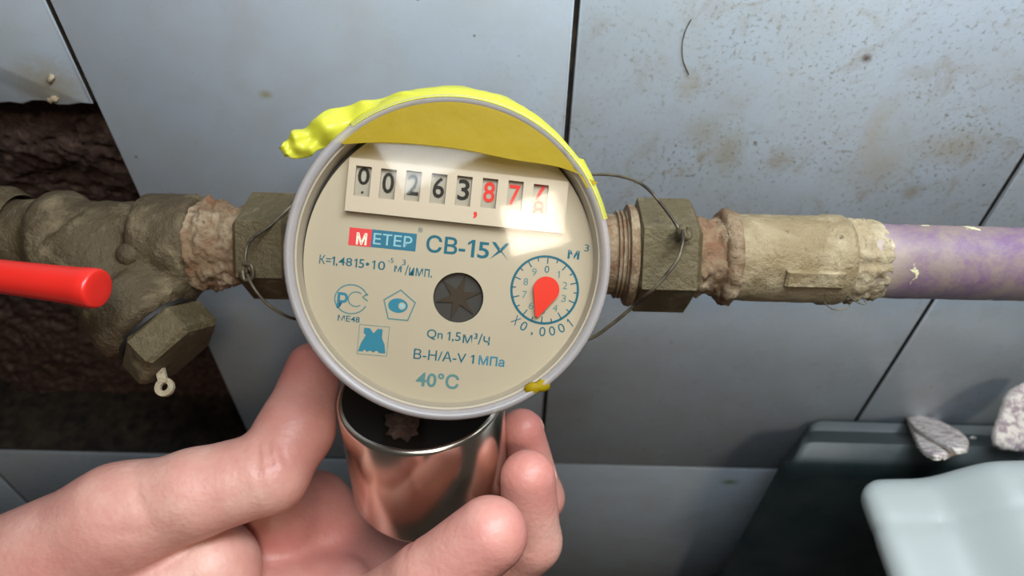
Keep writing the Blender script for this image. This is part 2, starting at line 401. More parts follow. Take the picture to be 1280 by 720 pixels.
# rough plaster in the pit
nx_, nz_ = 150, 170; vs = []; fs = []
for i in range(nx_+1):
    for j in range(nz_+1):
        x = hx0-.6+(hx1-hx0+.7)*i/nx_; z = hz0-.6+(hzt-hz0+.2)*j/nz_
        d = 12+3.2*nz((x, 0, z), .035, 3)+2.6*abs(nz((x, 0, z), .11, 8))*2+1.0*nz((x, 0, z), .4, 1)
        crack = abs(nz((x+6*nz((x, 0, z), .08, 5), 3, z), .075, 17)); d += 3.5*max(0, 1-crack/.035)
        if z > brz-12: d += (z-(brz-12))*.32
        if z < 690: d += min(26, (690-z)*.5)
        e = min(1, min(i, nx_-i)/3.0); d = d*e+(TH-.3)*(1-e) if i > nx_-3 else d
        vs.append((x, d, z))
for i in range(nx_):
    for j in range(nz_):
        a = i*(nz_+1)+j; fs.append((a, a+nz_+1, a+nz_+2, a+1))
mesh_obj('plaster_bed', vs, np.array(fs), M['plaster'], wall, label='crumbling brown plaster bed where a tile is missing')
# tiles
def tile_mesh(poly, name):
    """poly in local x,z ; front face at y=0, rounded glazed edge"""
    poly = np.asarray(poly, float); n = len(poly); c = poly.mean(0); vs = []; fs = []
    nrmls = []
    for k in range(n):
        e1 = nrm(poly[k]-poly[k-1]); e2 = nrm(poly[(k+1) % n]-poly[k]); nn = V3(e1[1]+e2[1], -(e1[0]+e2[0])); nrmls.append(nn/max(.3, 1+float(e1@e2)))
    for ins, y in ((0, TH), (0, .9), (.3, .35), (.9, 0.0)):
        for k in range(n): q = poly[k]-nrmls[k]*ins; vs.append((q[0], y, q[1]))
    for i in range(3):
        for k in range(n): fs.append((i*n+k, i*n+(k+1) % n, (i+1)*n+(k+1) % n, (i+1)*n+k))
    fs.append(tuple(range(3*n, 4*n))); fs.append(tuple(reversed(range(n))))
    me = bpy.data.meshes.new(name); me.from_pydata([tuple(V3(*v)*S) for v in vs], [], fs); me.materials.append(M['tile']); me.materials.append(M['grout'])
    for p_ in range(n): me.polygons[p_].material_index = 1
    me.polygons.foreach_set('use_smooth', [True]*len(me.polygons)); me.set_sharp_from_angle(angle=math.radians(50)); return me
g = GAP/2; W = TW
full = tile_mesh([(g, g), (W-g, g), (W-g, W-g), (g, W-g)], 'tile')
rag = [(g, 0)]; zl = brz-(Z0+150)
for i in range(41):
    x = g+(W-2*g)*i/40; e = 1.6*nz((x, 0, 0), .16, 2)+1.0*nz((x, 0, 0), .6, 4)
    rag.append((x, zl+e))
rag = rag[1:]+[(W-g, W-g), (g, W-g)]
broken = tile_mesh(rag, 'tile')
def put_tile(me, x, z, tilt=(0, 0), dy=0, label=None):
    o = bpy.data.objects.new('tile', me); col.objects.link(o); o.parent = wall
    o.location = Vector((x, dy, z))*S; o.rotation_euler = (tilt[0], 0, tilt[1])
    if label: o['label'] = label
for k in range(-4, 5):
    for r in range(-3, 5):
        if k == -1 and r == 0: continue
        x, z = X0+TW*k, Z0+TW*r
        tl = (random.uniform(-.002, .002), random.uniform(-.002, .002))
        if k == -1 and r == 1: put_tile(broken, x, z, (0, 0), 0, 'tile with its lower part broken off along a ragged edge')
        else: put_tile(full, x, z, tl, random.uniform(-.15, .15))
v, f = slab(-800, 800, -900, 60, -20, 0)
mesh_obj('floor', v, f, M['floor'], smooth=False, loc=(0, 0, 0), kind='structure')
v, f = tube([on_y(a, b, -.25) for a, b in [(864, 24), (857, 38), (853, 55), (854, 75), (861, 93)]], .16, 5); mesh_obj('stuck_hair', v, f, M['wire'], wall)
# dry lumps of mortar on the broken tile
for i, (px, py, s) in enumerate([(64, 98, 1.3), (66, 124, 1.5)]):
    c = on_y(px, py, -.3); vs, fs = lathe(c, frame((.2, -1, .3)), [(s, 0), (s*.9, .5), (s*.45, 1.0), (s*.1, 1.15)], 9, warp=lambda t, h: 1+.35*math.sin(2*t+i)+.15*math.sin(5*t))
    mesh_obj('mortar_crumb', vs, fs, M['hemp'], wall)

# ------------------------------------------------------------------ pipe line, along world x
AX = -46.6; PZ = 850-147.0
XP = lambda px: -19+(px-563)*.2290
def PA(px): return V3(XP(px), AX, PZ)
toward = nrm(CAM-V3(0, AX, PZ)); toward[0] = 0; toward = nrm(toward)
FX = (toward, np.cross(V3(1, 0, 0), toward), V3(1, 0, 0))    # x = towards camera, y = down in view or up, z = +X
def along(prof, warp=None, n=64):     # prof in (px, radius)
    return lathe(V3(0, AX, PZ), FX, [(r, XP(px)) for px, r in prof], n, warp=warp)
def rough(amp, s=.25, seed=0):
    def fn(t, h):
        p = (math.cos(t)*8, math.sin(t)*8, h)
        return 1+amp*(nz(p, s, seed)+.45*nz(p, s*2.7, seed+5)+.30*abs(nz(p, s*6, seed+9)))
    return fn
def ragged(prof, step=1.2):
    out = []
    for (a, r0), (b, r1) in zip(prof[:-1], prof[1:]):
        n = max(1, int(abs(b-a)*.229/step))
        out += [(a+(b-a)*i/n, r0+(r1-r0)*i/n) for i in range(n)]
    return out+[prof[-1]]
# purple pipe
v, f = along(ragged([(1052, 10.2), (1060, 10.55), (1700, 10.6)], 2.5), rough(.018, .2, 3))
mesh_obj('painted_pipe', v, f, M['purple'], loc=PA(1052), label='purple painted steel pipe with flaking spots running off to the right', cat='pipe')
# coupling
cp = empty('pipe_coupling', PA(905)-V3(0, 0, 13), 'pale limescaled pipe coupling between hex nut fitting and purple pipe', 'coupling')
v, f = along(ragged([(912, 11), (914, 12.1), (920, 12.4), (1022, 12.5), (1026, 13.0), (1046, 12.9), (1052, 12.2), (1054, 10.4)]), rough(.014, .3, 5))
mesh_obj('sleeve', v, f, M['steel_pale'], cp, angle=50)
v, f = along([(896, 10.5), (898, 12.6), (903, 13.6), (911, 13.7), (916, 12.9), (917, 11.5)], rough(.07, .5, 9), 96)
mesh_obj('end_ring', v, f, M['rusty'], cp, angle=60, label='rusty end ring with dried sealing paste')
# raised rib on the sleeve
rb = (nrm(toward*1+FX[1]*.0), None)
def boss(px0, px1, ang, wid, r0, r1):
    d = toward*math.cos(ang)+FX[1]*math.sin(ang); s = np.cross(V3(1, 0, 0), d)
    O = V3(0, AX, PZ); L0, L1 = XP(px0), XP(px1)
    return prism(O, (V3(1, 0, 0), s, d), [(L0, -wid), (L1, -wid), (L1, wid), (L0, wid)], r0, r1, .7)
DOWN = 1 if FX[1]@UP < 0 else -1
v, f = boss(966, 1036, DOWN*.42, 2.2, 10, 14.0); mesh_obj('rib', v, f, M['steel_pale'], cp, angle=40)
v, f = along(ragged([(1050, 11), (1053, 12), (1058, 11.4), (1064, 11.9), (1070, 11.2), (1078, 11.4), (1088, 10.9), (1096, 10.55)], .6), rough(.13, .5, 11), 110)
mesh_obj('sealing_hemp', v, f, M['hemp'], cp, label='ragged sealing hemp and dried paste')
v, f = lathe(P(1010, 384, 203), frame((0, 0, 1)), [(1.6, -1.2), (2.6, .2), (2.2, 1.8), (1.0, 2.8)], 10, warp=rough(.5, 1.2, 5)); mesh_obj('paste_drip', v, f, M['hemp'], cp)
for pts in ([(1030, 378), (1040, 386), (1052, 387), (1062, 382)], [(1060, 370), (1072, 378), (1082, 380), (1078, 371)]):
    v, f = tube([P(a, b, 203) for a, b in pts], .18, 6); mesh_obj('hemp_strand', v, f, M['wire'], cp)

# hex union nut with seal lug
def union_nut(pxa, pxb, side, label, mat, R=16.4):
    root = empty('union_nut', PA((pxa+pxb)/2)-V3(0, 0, 16), label, 'nut', None)
    n = 6; vs = []; fs = []; prof = [(0.86, pxa), (1, pxa+(3 if pxb > pxa else -3)), (1, pxb-(7 if pxb > pxa else -7)), (.84, pxb)]
    for s, px in prof:
        for k in range(n):
            t = math.radians(30+60*k+4*DOWN); vs.append(V3(XP(px), AX, PZ)+(FX[0]*math.cos(t)+FX[1]*math.sin(t))*R*s)
    for i in range(3):
        for k in range(n): fs.append((i*n+k, i*n+(k+1) % n, (i+1)*n+(k+1) % n, (i+1)*n+k))
    fs += [tuple(range(n))[::-1], tuple(range(3*n, 4*n))]
    mesh_obj('hex_body', vs, fs, mat, root, smooth=False)
    return root
nutR = union_nut(792, 866, 1, 'hexagonal brass union nut right of the water meter', M['brass_green'])
v, f = lathe(P(855, 291, 193), frame(RT*.7+UP*.2-FW*.6), [(1.0, -1.4), (2.2, -1.2), (2.4, 0), (2.2, 1.2), (1.0, 1.4)], 20, closed=True)
mesh_obj('seal_lug', v, f, M['brass_green'], nutR)
nutL = union_nut(372, 308, -1, 'hexagonal brass union nut left of the meter, partly behind its rim', M['brass_green'], 15.4)
v, f = lathe(P(309, 343, 196), frame(RT*.7+UP*.2-FW*.6), [(1.0, -1.2), (2.0, -1.0), (2.2, 0), (2.0, 1.0), (1.0, 1.2)], 20, closed=True)
mesh_obj('seal_lug', v, f, M['brass_green'], nutL)
# tail piece between nut and coupling
v, f = along(ragged([(862, 10.5), (866, 11.4), (884, 10.8), (890, 10.9), (900, 11.8)], .5), rough(.10, .45, 21), 96)
mesh_obj('pipe_nipple', v, f, M['rusty'], loc=PA(870)-V3(0, 0, 11), label='short rust-stained nipple between hexagonal nut and pale coupling', cat='pipe fitting')
v, f = along(ragged([(249, 12.6), (262, 12.9), (290, 11.6), (306, 10.6), (312, 10.2)], .45), rough(.13, .35, 31), 110)
mesh_obj('pipe_nipple', v, f, M['rusty'], loc=PA(280)-V3(0, 0, 13), label='dust-caked tapered nipple between strainer and left hexagonal nut', cat='pipe fitting')

# ------------------------------------------------------------------ strainer on the left
st = empty('strainer', PA(130)-V3(0, 0, 18), 'dusty brass angled strainer with a capped branch pointing down, left of the meter', 'strainer')
O = V3(0, AX, PZ)
bdir = nrm(P(222, 437, 206)-P(108, 318, 209)); b0 = P(108, 318, 209)
def f_body(X, Y, Z):
    r = lambda a, b, ra, rb: s_cone(X, Y, Z, a, b, ra, rb)
    def cyl(c, a, R, h0, h1, k=.8):
        px, py, pz = X-c[0], Y-c[1], Z-c[2]; h = px*a[0]+py*a[1]+pz*a[2]
        rr = np.sqrt(np.maximum((px-h*a[0])**2+(py-h*a[1])**2+(pz-h*a[2])**2, 0))
        dx = rr-R+k; dy = np.maximum(h0-h, h-h1)+k
        return np.minimum(np.maximum(dx, dy), 0)+np.sqrt(np.maximum(dx, 0)**2+np.maximum(dy, 0)**2)-k
    e = V3(1, 0, 0); q = V3(0, AX, PZ)
    d = cyl(q, e, 11.8, XP(-90), XP(190))
    d = smin(d, cyl(q, e, 14.4, XP(182), XP(250), 1.6), 1.0)
    d = smin(d, cyl(q, e, 14.6, XP(60), XP(96), 3), 3)
    bl = float(np.linalg.norm(P(196, 410, 207)-b0))
    d = smin(d, cyl(b0, bdir, 12.6, -4, bl, 1.2), 4)
    d = smin(d, cyl(b0, bdir, 14.6, bl-13, bl-1, 1.2), 2.0)
    return d+.35*np.sin(X*.9)*np.sin(Y*1.1+1)*np.sin(Z*.8)*.6
v, f = nets(f_body, (-175, AX-32, PZ-52), (XP(262), AX+32, PZ+22), .8)
mesh_obj('body', v, f, M['brass'], st)
bl = float(np.linalg.norm(P(196, 410, 207)-b0)); bf = frame(bdir, UP)
v, f = lathe(b0, bf, [(11.5, bl-1.5), (11.5, bl+1.2)], 40); mesh_obj('gasket_groove', v, f, M['black'], st, angle=50)
hexp = [(13.2*math.cos(math.radians(60*k+10)), 13.2*math.sin(math.radians(60*k+10))) for k in range(6)]
v, f = prism(b0, bf, hexp, bl+.8, bl+10.5, 1.3); mesh_obj('hex_cap', v, f, M['brass_green'], st, smooth=False)
tc = P(206, 484, 203)
v, f = lathe(tc, frame(-FW*.9+UP*.3), [(1.1, -.6), (2.6, -.6), (2.6, .6), (1.1, .6)], 24, closed=True); mesh_obj('seal_tab', v, f, M['hemp'], st, angle=40, label='small pale tab with a hole')
v, f = slab(-1.2, 1.2, -.6, .6, 0, 4.0); v = [tc+RT*a[0]-FW*a[1]+nrm(-RT*.25+UP*1)*(a[2]+1.5) for a in v]; mesh_obj('tab_stem', v, f, M['hemp'], st, smooth=False)
v, f = lathe(P(160, 318, 199), frame(-FW), [(3.4, -3), (3.2, .5), (2.4, 1.6), (.6, 2.0)], 20); mesh_obj('cast_bump', v, f, M['brass'], st)
# ------------------------------------------------------------------ red valve lever
lv = empty('valve_lever', P(-60, 355, 180), 'red plastic-sleeved valve lever pointing right in front of the strainer', 'valve lever')
e0, e1 = P(-190, 322, 176), P(124, 361, 172); ld = nrm(e1-e0); Ln = float(np.linalg.norm(e1-e0))
fr_ = frame(ld, UP)
prof = [(3.4, 22), (4.1, 23)]+[(4.35+.75*max(0, (h-Ln*.55)/(Ln*.45))**1.6, h) for h in np.linspace(24, Ln-5, 14)]+[(5.15, Ln-3), (5.15, Ln-.9), (4.9, Ln-.2), (4.4, Ln), (2.5, Ln+.1), (.2, Ln+.12)]
v, f = lathe(e0, fr_, prof, 40, warp=lambda t, h: 1+.08*math.cos(2*t)); mesh_obj('grip', v, f, M['red'], lv)
v, f = slab(-3, 3, -1, 1, -4, 26); v = [e0+fr_[0]*a[0]+fr_[1]*a[1]+fr_[2]*a[2] for a in v]; mesh_obj('steel_arm', v, f, M['steel_pale'], lv, smooth=False)
vb = V3(e0[0]-2, AX, PZ); q = e0-vb; qd = nrm(V3(0, q[1], q[2])); ql = float(np.linalg.norm(q))
v, f = lathe(vb, frame(qd, (1, 0, 0)), [(5.5, 8), (5.5, ql-4), (3, ql-3.8), (3, ql+3)], 24); mesh_obj('spindle', v, f, M['brass_green'], lv, angle=40)
v, f = lathe(V3(0, AX, PZ), FX, [(11, e0[0]-50), (13, e0[0]-48), (13, e0[0]-22), (15.5, e0[0]-18), (15.5, e0[0]+14), (13, e0[0]+18), (13, XP(-88)-.3), (11, XP(-88))], 40)
mesh_obj('ball_valve', v, f, M['brass'], loc=V3(e0[0], AX, PZ-15), label='brass ball valve body at far left end of the pipe', cat='valve', angle=40)

# ------------------------------------------------------------------ water meter
MO = P(562, 321, 212.6); MO[1], MO[2] = AX, PZ; Nn = nrm(P(562, 323, 100)-P(562, 323, 300))
MO = CAM-Nn*np.linalg.norm(P(562, 323, 212.6)-CAM); MO[1] = AX+(MO[1]-AX)*.5
sl = math.radians(-5.8)
e1_ = nrm(RT-Nn*(RT@Nn)); e2_ = np.cross(Nn, e1_)
E1 = e1_*math.cos(sl)+e2_*math.sin(sl); E2 = np.cross(Nn, E1); MF = (E1, E2, Nn)
WD = 42.0                      # height of the dial above the pipe axis
def MP(u, v, w): return MO+E1*u+E2*v+Nn*w
def D(px, py, w=WD):
    d = ray(px, py); t = ((MO+Nn*w-CAM)@Nn)/(d@Nn); q = CAM+d*t-MO; return V3(q@E1, q@E2)
def K(w=WD): return np.linalg.norm(D(573, 330, w)-D(563, 330, w))/10   # mm per pixel
wm = empty('water_meter', MP(0, 0, 0)-V3(0, 0, 18), 'round household water meter with cream dial reading 00263 and red 87, clear rim', 'water meter')
dc = D(564, 330); DR = 181.5*K()
cc = D(562.5, 323, 48); CR = 204.5*K(48)
CO = MP(cc[0], cc[1], 0)
hub = D(573, 372); hr = 31.5*K()
def put(v, f, w, name, mat, depth=0, parent=wm, off=(0, 0), **k):
    v = np.asarray(v); pts = [MP(a[0]+off[0], a[1]+off[1], w+(a[2] if len(a) > 2 else 0)) for a in v]
    return mesh_obj(name, pts, f, mat, parent, smooth=False, **k)
# dial plate with the round opening
v, f = flat2d([circle(DR, 128, *dc), circle(hr, 48, *hub)], .8); put(v, f, WD-.4, 'dial_plate', M['dial'])
v, f = lathe(MP(*hub, 0), MF, [(hr, WD), (hr, WD-6), (.1, WD-6)], 48, caps=False); mesh_obj('hub_well', v, f, M['black'], wm, angle=40)
star = []
for k in range(12):
    r = hr*(.92 if k % 2 == 0 else .30); star.append((hub[0]+r*math.cos(k*math.pi/6+.3), hub[1]+r*math.sin(k*math.pi/6+.3)))
v, f = flat2d([star], 1.2); put(v, f, WD-2.2, 'star_wheel', M['darkmetal'], label='dark star-shaped leak indicator wheel')
# inner wall, bezel and crystal of the clear cap
v, f = lathe(CO, MF, [(DR-.1, WD-.6), (DR+.1, WD+.2), (CR-2.6, WD+4.5), (CR-2.0, WD+4.8), (CR-2.0, WD-2), (DR, WD-2)], 128, closed=True)
mesh_obj('inner_wall', v, f, M['gasket'], wm, angle=50)
v, f = lathe(CO, MF, [(CR-2.3, WD+5), (CR-2.0, WD+6.2), (CR-1.2, WD+6.9), (CR-.4, WD+6.7), (CR, WD+5.9), (CR+.15, WD+4), (CR+.3, WD-10), (CR-1.6, WD-10), (CR-1.8, WD+3)], 128, closed=True)
mesh_obj('clear_rim', v, f, M['bezel'], wm, angle=60)
v, f = lathe(CO, MF, [(CR-2.1, WD+5.0), (CR-2.1, WD+5.9), (CR-8, WD+6.3), (.1, WD+6.5), (.1, WD+5.6), (CR-8, WD+5.3)], 96, closed=True)
mesh_obj('crystal', v, f, M['crystal'], wm, angle=25)
v, f = lathe(CO, MF, [(CR-2.4, WD-2.2), (CR-2.4, WD-14), (CR-5, WD-16), (20, WD-17), (20, 14)], 96); mesh_obj('register_housing', v, f, M['black'], wm, angle=40)
v, f = along(ragged([(455, 10), (470, 15), (500, 19), (563, 21), (625, 19), (655, 15), (670, 10)], 2)); mesh_obj('brass_body', v, f, M['brass'], wm)
for a, b in ((768, 792), (372, 358)):
    s = 1 if b > a else -1
    pr = [(563+s*60, 11.5), (a, 11.5)]
    x = a
    while (x < b-2) if s > 0 else (x > b+2): pr += [(x+s*1, 12.6), (x+s*3, 12.6), (x+s*4, 11.7), (x+s*5, 11.7)]; x += s*5
    v, f = along(pr, n=48); mesh_obj('threaded_neck', v, f, M['rusty'], wm, angle=40)
v, f = along([(780, 12), (782, 14.2), (788, 14.6), (792, 14.0), (792, 12)], rough(.03, .3, 2)); mesh_obj('sealing_washer', v, f, M['rusty'], wm, angle=50)
# counter plate with eight windows
wins = [(453.4, 226.5), (484.6, 230), (516, 232.5), (548, 235.8), (579.6, 238.8), (611.6, 241.6), (643.6, 244.6), (675, 249)]
WP = WD+2.4; k = K(WP)
pl = [D(434.5, 197.5, WP), D(713, 226, WP), D(701, 290.5, WP), D(428.5, 264, WP)]
u0 = min(pl[0][0], pl[3][0])+.4; u1 = (pl[1][0]+pl[2][0])/2+.2; v1 = (pl[0][1]+pl[1][1])/2; v0 = (pl[2][1]+pl[3][1])/2
holes = []; wc = []
for px, py in wins:
    c = D(px, py, WP); wc.append(c); a, b = 9.6*k, 18.5*k
    holes.append([(c[0]-a, c[1]-b), (c[0]+a, c[1]-b), (c[0]+a, c[1]+b), (c[0]-a, c[1]+b)])
v, f = flat2d([[(u0, v0), (u1, v0), (u1, v1), (u0, v1)]]+holes, 2.4)
cpv = put(v, f, WP-1.2, 'counter_plate', M['plate'], label='raised cream counter plate with eight digit windows')
digits = ['0', '0', '2', '6', '3', '8', '7', '7']
def glyph(s, w_, h_, bold=.012, clip=None, mid=(0, 0)):
    v, f, sz = text2d(s, bold); v[:, 0] *= w_/sz[0]; v[:, 1] *= h_/sz[1]; v[:, 0] += mid[0]; v[:, 1] += mid[1]
    if clip is not None:
        v[:, 1] = np.clip(v[:, 1], clip[0], clip[1])
    return v, f
for i, (c, dgt) in enumerate(zip(wc, digits)):
    hw, hh = 10.4*k, 19.5*k; vs = []; fs = []
    for j in range(7):
        q = -hh+2*hh*j/6; z = -1.2-.35*(q/hh)**2
        vs += [(c[0]-hw, c[1]+q, z), (c[0]+hw, c[1]+q, z)]
    for j in range(6): fs.append((2*j, 2*j+1, 2*j+3, 2*j+2))
    wh = put(vs, fs, WP, 'number_wheel', M['wheel'])
    mt = M['ink_red'] if i > 4 else M['ink_black']
    bh = 18.2*k; w_ = 14.5*k
    if i == 0: items = [('0', 22*k, 7*k), ('1', 10*k, -22*k)]
    elif i == 7: items = [('7', 22*k, 9.5*k), ('8', 22*k, -12.5*k)]
    else: items = [(dgt, 26*k, 2.0*k if i < 6 else 1*k)]
    for s, h_, dy in items:
        if s == '1': v, f = [(-.25, -2.6, 0), (.25, -2.6, 0), (.25, -2.2, 0), (-.25, -2.2, 0)], [(0, 1, 2, 3)]
        else: v, f = glyph(s, w_, h_, .015, (-bh-0, bh), (0, dy)); v[:, 1] = np.clip(v[:, 1], -bh, bh)
        put(v, f, WP-1.12, 'digit', mt, parent=wh, off=c)
def label2(s, px, py, wpx, hpx, mat, bold=.0, w=WD+.06, name='lettering', spacing=1.0, rot=0.0):
    kk = K(w); v, f, sz = text2d(s, bold, spacing); v[:, 0] *= wpx*kk/sz[0]; v[:, 1] *= hpx*kk/sz[1]
    if rot:
        c_, s_ = math.cos(rot), math.sin(rot); x = v[:, 0].copy(); v[:, 0] = x*c_-v[:, 1]*s_; v[:, 1] = x*s_+v[:, 1]*c_
    return put(v, f, w, name, mat, off=D(px, py, w))
label2(',', 594, 269, 5, 9, M['ink_red'], .03, WP+.05, 'decimal_comma')
# maker's block
def block(px0, py0, px1, py1, mat, w, name):
    c = D((px0+px1)/2, (py0+py1)/2, w); kk = K(w); a, b = (px1-px0)/2*kk, (py1-py0)/2*kk
    return put([(-a, -b), (a, -b), (a, b), (-a, b)], [(0, 1, 2, 3)], w, name, mat, off=c)
block(436.5, 285.5, 464, 307.5, M['logo_red'], WD+.06, 'logo_block')
block(463, 289.5, 520, 311.5, M['logo_blue'], WD+.05, 'logo_block')
label2('М', 452, 298.5, 13, 15, M['ink_white'], .03, WD+.12)
label2('ЕТЕР', 491, 300.5, 48, 14, M['logo_cyan'], .01, WD+.12)
label2('®', 525.5, 287.5, 6, 6, M['ink_blue'])
label2('СВ-', 557.5, 306.5, 49, 22, M['ink_blue'], .016); label2('1', 589, 310.5, 9, 22, M['ink_blue']); label2('5Х', 617, 313.5, 40, 22, M['ink_blue'], .016)
label2('м', 717, 318.5, 15, 11, M['ink_blue'], .02); label2('3', 733.5, 310, 6, 9, M['ink_blue'])
label2('К=', 406.5, 324.5, 14, 11, M['ink_blue'], .004); label2('1', 416.5, 326, 4, 11, M['ink_blue']); label2(',48', 430, 327.8, 20, 12, M['ink_blue'], .004); label2('1', 444.5, 328.8, 4, 11, M['ink_blue']); label2('5•', 455, 329.8, 13, 11, M['ink_blue'], .004); label2('1', 467, 331, 4, 11, M['ink_blue']); label2('0', 477, 332, 9, 11, M['ink_blue'], .004); label2('-5', 488.5, 325.5, 7, 6, M['ink_blue'])
label2('м', 497.5, 336, 9, 8, M['ink_blue'], .015); label2('3', 505, 328, 4.5, 7, M['ink_blue']); label2('/имп.', 523.5, 339, 34, 13, M['ink_blue'], .006)
# certification marks
def ring2(px, py, rx, ry, th, mat, n=48, a0=0, a1=2*math.pi, w=WD+.06, name='mark_outline'):
    kk = K(w); c = D(px, py, w); vs = []; fs = []
    for j in range(n+1):
        t = a0+(a1-a0)*j/n
        for s in (-th/2, th/2): vs.append(((rx+s)*kk*math.cos(t), (ry+s)*kk*math.sin(t)))
    for j in range(n): fs.append((2*j, 2*j+1, 2*j+3, 2*j+2))
    return put(vs, fs, w, name, mat, off=c)
ring2(439, 374, 20, 18, 1.6, M['ink_pale'], a0=.35, a1=5.9)
label2('Р', 428, 375.5, 13, 20, M['ink_mid'], .025)
ring2(445, 374, 9.5, 9, 1.5, M['ink_pale'], a0=.9, a1=5.4); label2('<', 456.5, 371.5, 7, 11, M['ink_pale'])
label2('МЕ48', 436, 398.5, 27, 7.5, M['ink_blue'], .01)
def poly_ring(px, py, R, th, n, rot, mat, w=WD+.06):
    kk = K(w); o = [(R*kk*math.cos(rot+2*math.pi*i/n), R*kk*math.sin(rot+2*math.pi*i/n)) for i in range(n)]
    inn = [(p[0]*(1-th/R), p[1]*(1-th/R)) for p in o]; v, f = flat2d([o, inn]); put(v, f, w, 'mark_outline', mat, off=D(px, py, w))
poly_ring(499, 383, 21.5, 2.0, 5, math.pi/2, M['ink_pale'])
kk = K(); v, f = flat2d([[(p[0]*1.35, p[1]) for p in circle(9.0*kk, 32)], circle(4.6*kk, 24, 5*kk, 0)]); put(v, f, WD+.06, 'mark_ellipse', M['ink_mid'], off=D(497.5, 382))
v, f = flat2d([circle(3.0*kk, 20)]); put(v, f, WD+.07, 'mark_dot', M['logo_cyan'], off=D(503, 382.5))
mm = [(-17, -15), (-11, -15), (-9, -12), (-6, -15), (-2, -13), (2, -15), (6, -12), (9, -15), (17, -15), (15, -4), (11, 4), (11, 15), (5, 15), (0, 9), (-5, 15), (-12, 15), (-12, 8), (-9, 6), (-14, -4)]
v, f = flat2d([[(a*kk, b*kk) for a, b in mm]]); put(v, f, WD+.06, 'maker_mark', M['ink_mid'], off=D(466, 425.5))
poly_ring(466.5, 425.5, 26.5, 1.0, 4, math.pi/4, M['ink_pale'])
label2('Qn', 543.5, 418.5, 20, 13, M['ink_blue'], .006); label2('1', 561, 420, 4, 11, M['ink_blue']); label2(',5', 570.5, 421.5, 11, 13, M['ink_blue'], .006); label2('м³/ч', 595.5, 423.5, 34, 14, M['ink_blue'], .006)
label2('В-Н/А-V', 550, 445, 66, 13, M['ink_blue'], .004); label2('1', 590.5, 449, 4.5, 11, M['ink_blue'], .012); label2('МПа', 614.5, 451.5, 33, 12, M['ink_mid'], .02)
label2('40°С', 547, 475.5, 54, 19, M['ink_pale'], .024)
label2('ГОСТ', 519, 184.5, 48, 4.5, M['gasket'], .0)
# small litre dial
sd = D(681, 362.5); R = 42.5
ring2(681, 362.5, R, R, 3.0, M['ink_blue'], 64, name='scale_ring')
for i in range(20):
    t = math.pi/2-i*math.pi/10; L = 9 if i % 2 == 0 else 5.5
    c_, s_ = math.cos(t), math.sin(t); a, b = (R-.5)*kk, (R-L)*kk; hwid = .75*kk
    put([(c_*a-s_*hwid, s_*a+c_*hwid), (c_*a+s_*hwid, s_*a-c_*hwid), (c_*b+s_*hwid, s_*b-c_*hwid), (c_*b-s_*hwid, s_*b+c_*hwid)], [(0, 1, 2, 3)], WD+.06, 'tick', M['ink_blue'], off=sd)
for i in range(10):
    t = math.pi/2-i*math.pi/5-.0; v, f, sz = text2d(str(i)); v[:, 0] *= (6 if i != 1 else 3)*kk/sz[0]; v[:, 1] *= 9*kk/sz[1]
    put(v, f, WD+.06, 'numeral', M['ink_pale'] if i else M['ink_blue'], off=sd+V3(math.cos(t), math.sin(t))*26.5*kk)
hp = D(683, 362, WD+1.4); tp = D(671, 396, WD+1.4)-hp; tl_ = np.linalg.norm(tp); ta = math.atan2(tp[1], tp[0]); pr_ = 16.5*kk
o = [(pr_*math.cos(ta+.95+(2*math.pi-1.9)*i/28), pr_*math.sin(ta+.95+(2*math.pi-1.9)*i/28)) for i in range(29)]+[(tp[0]-math.sin(ta)*-.35, tp[1]+math.cos(ta)*-.35), (tp[0]+math.sin(ta)*-.35, tp[1]-math.cos(ta)*-.35)]
v, f = flat2d([o], .7); put(v, f, WD+1.1, 'pointer', M['pointer'], off=hp, label='red teardrop pointer')
for i, ch in enumerate('X0,0001'):
    t = math.radians(-128+13.5*i); q = sd+V3(math.cos(t), math.sin(t))*53*kk; v, f, sz = text2d(ch)
    hgt = 12*kk if ch != ',' else 4*kk; v[:, 0] *= (8*kk if ch not in ',1' else 3*kk)/sz[0]; v[:, 1] *= hgt/sz[1]
    if ch == ',': v[:, 1] -= 5*kk
    r_ = t+math.pi/2; x = v[:, 0].copy(); v[:, 0] = x*math.cos(r_)-v[:, 1]*math.sin(r_); v[:, 1] = x*math.sin(r_)+v[:, 1]*math.cos(r_)
    put(v, f, WD+.06, 'lettering', M['ink_blue'], off=q)

# ------------------------------------------------------------------ yellow tape over the top of the cap
tp_ = empty('yellow_tape', CO+E2*CR+Nn*WD, 'crumpled yellow tape stuck over the top of the meter cap', 'tape')
low = catmull([V3(*D(*p, WD+7)) for p in [(429, 180), (470, 178), (520, 180), (580, 187), (640, 199), (700, 209), (748, 228)]], 8)
vs = []; fs = []; n = len(low)
ccv = V3(*cc)
for i, q in enumerate(low):
    a0 = math.atan2(*(low[0]-ccv)[::-1]); a1 = math.atan2(*(low[-1]-ccv)[::-1]); t = a0+(a1-a0)*i/(n-1)
    top = ccv+V3(math.cos(t), math.sin(t))*(CR-2.0)
    for j in range(9):
        s = j/8; p = q+(top-q)*s; rr = np.linalg.norm(p-ccv)/CR
        w_ = WD+6.75+.12*nz((p[0], p[1], 0), .25, 3); vs.append(MP(p[0], p[1], w_))
for i in range(n-1):
    for j in range(8): a = i*9+j; fs.append((a, a+9, a+10, a+1))
mesh_obj('tape_flap', vs, fs, M['tape_under'], tp_, label='amber see-through flap over the crystal')
vs = []; fs = []; N_ = 90
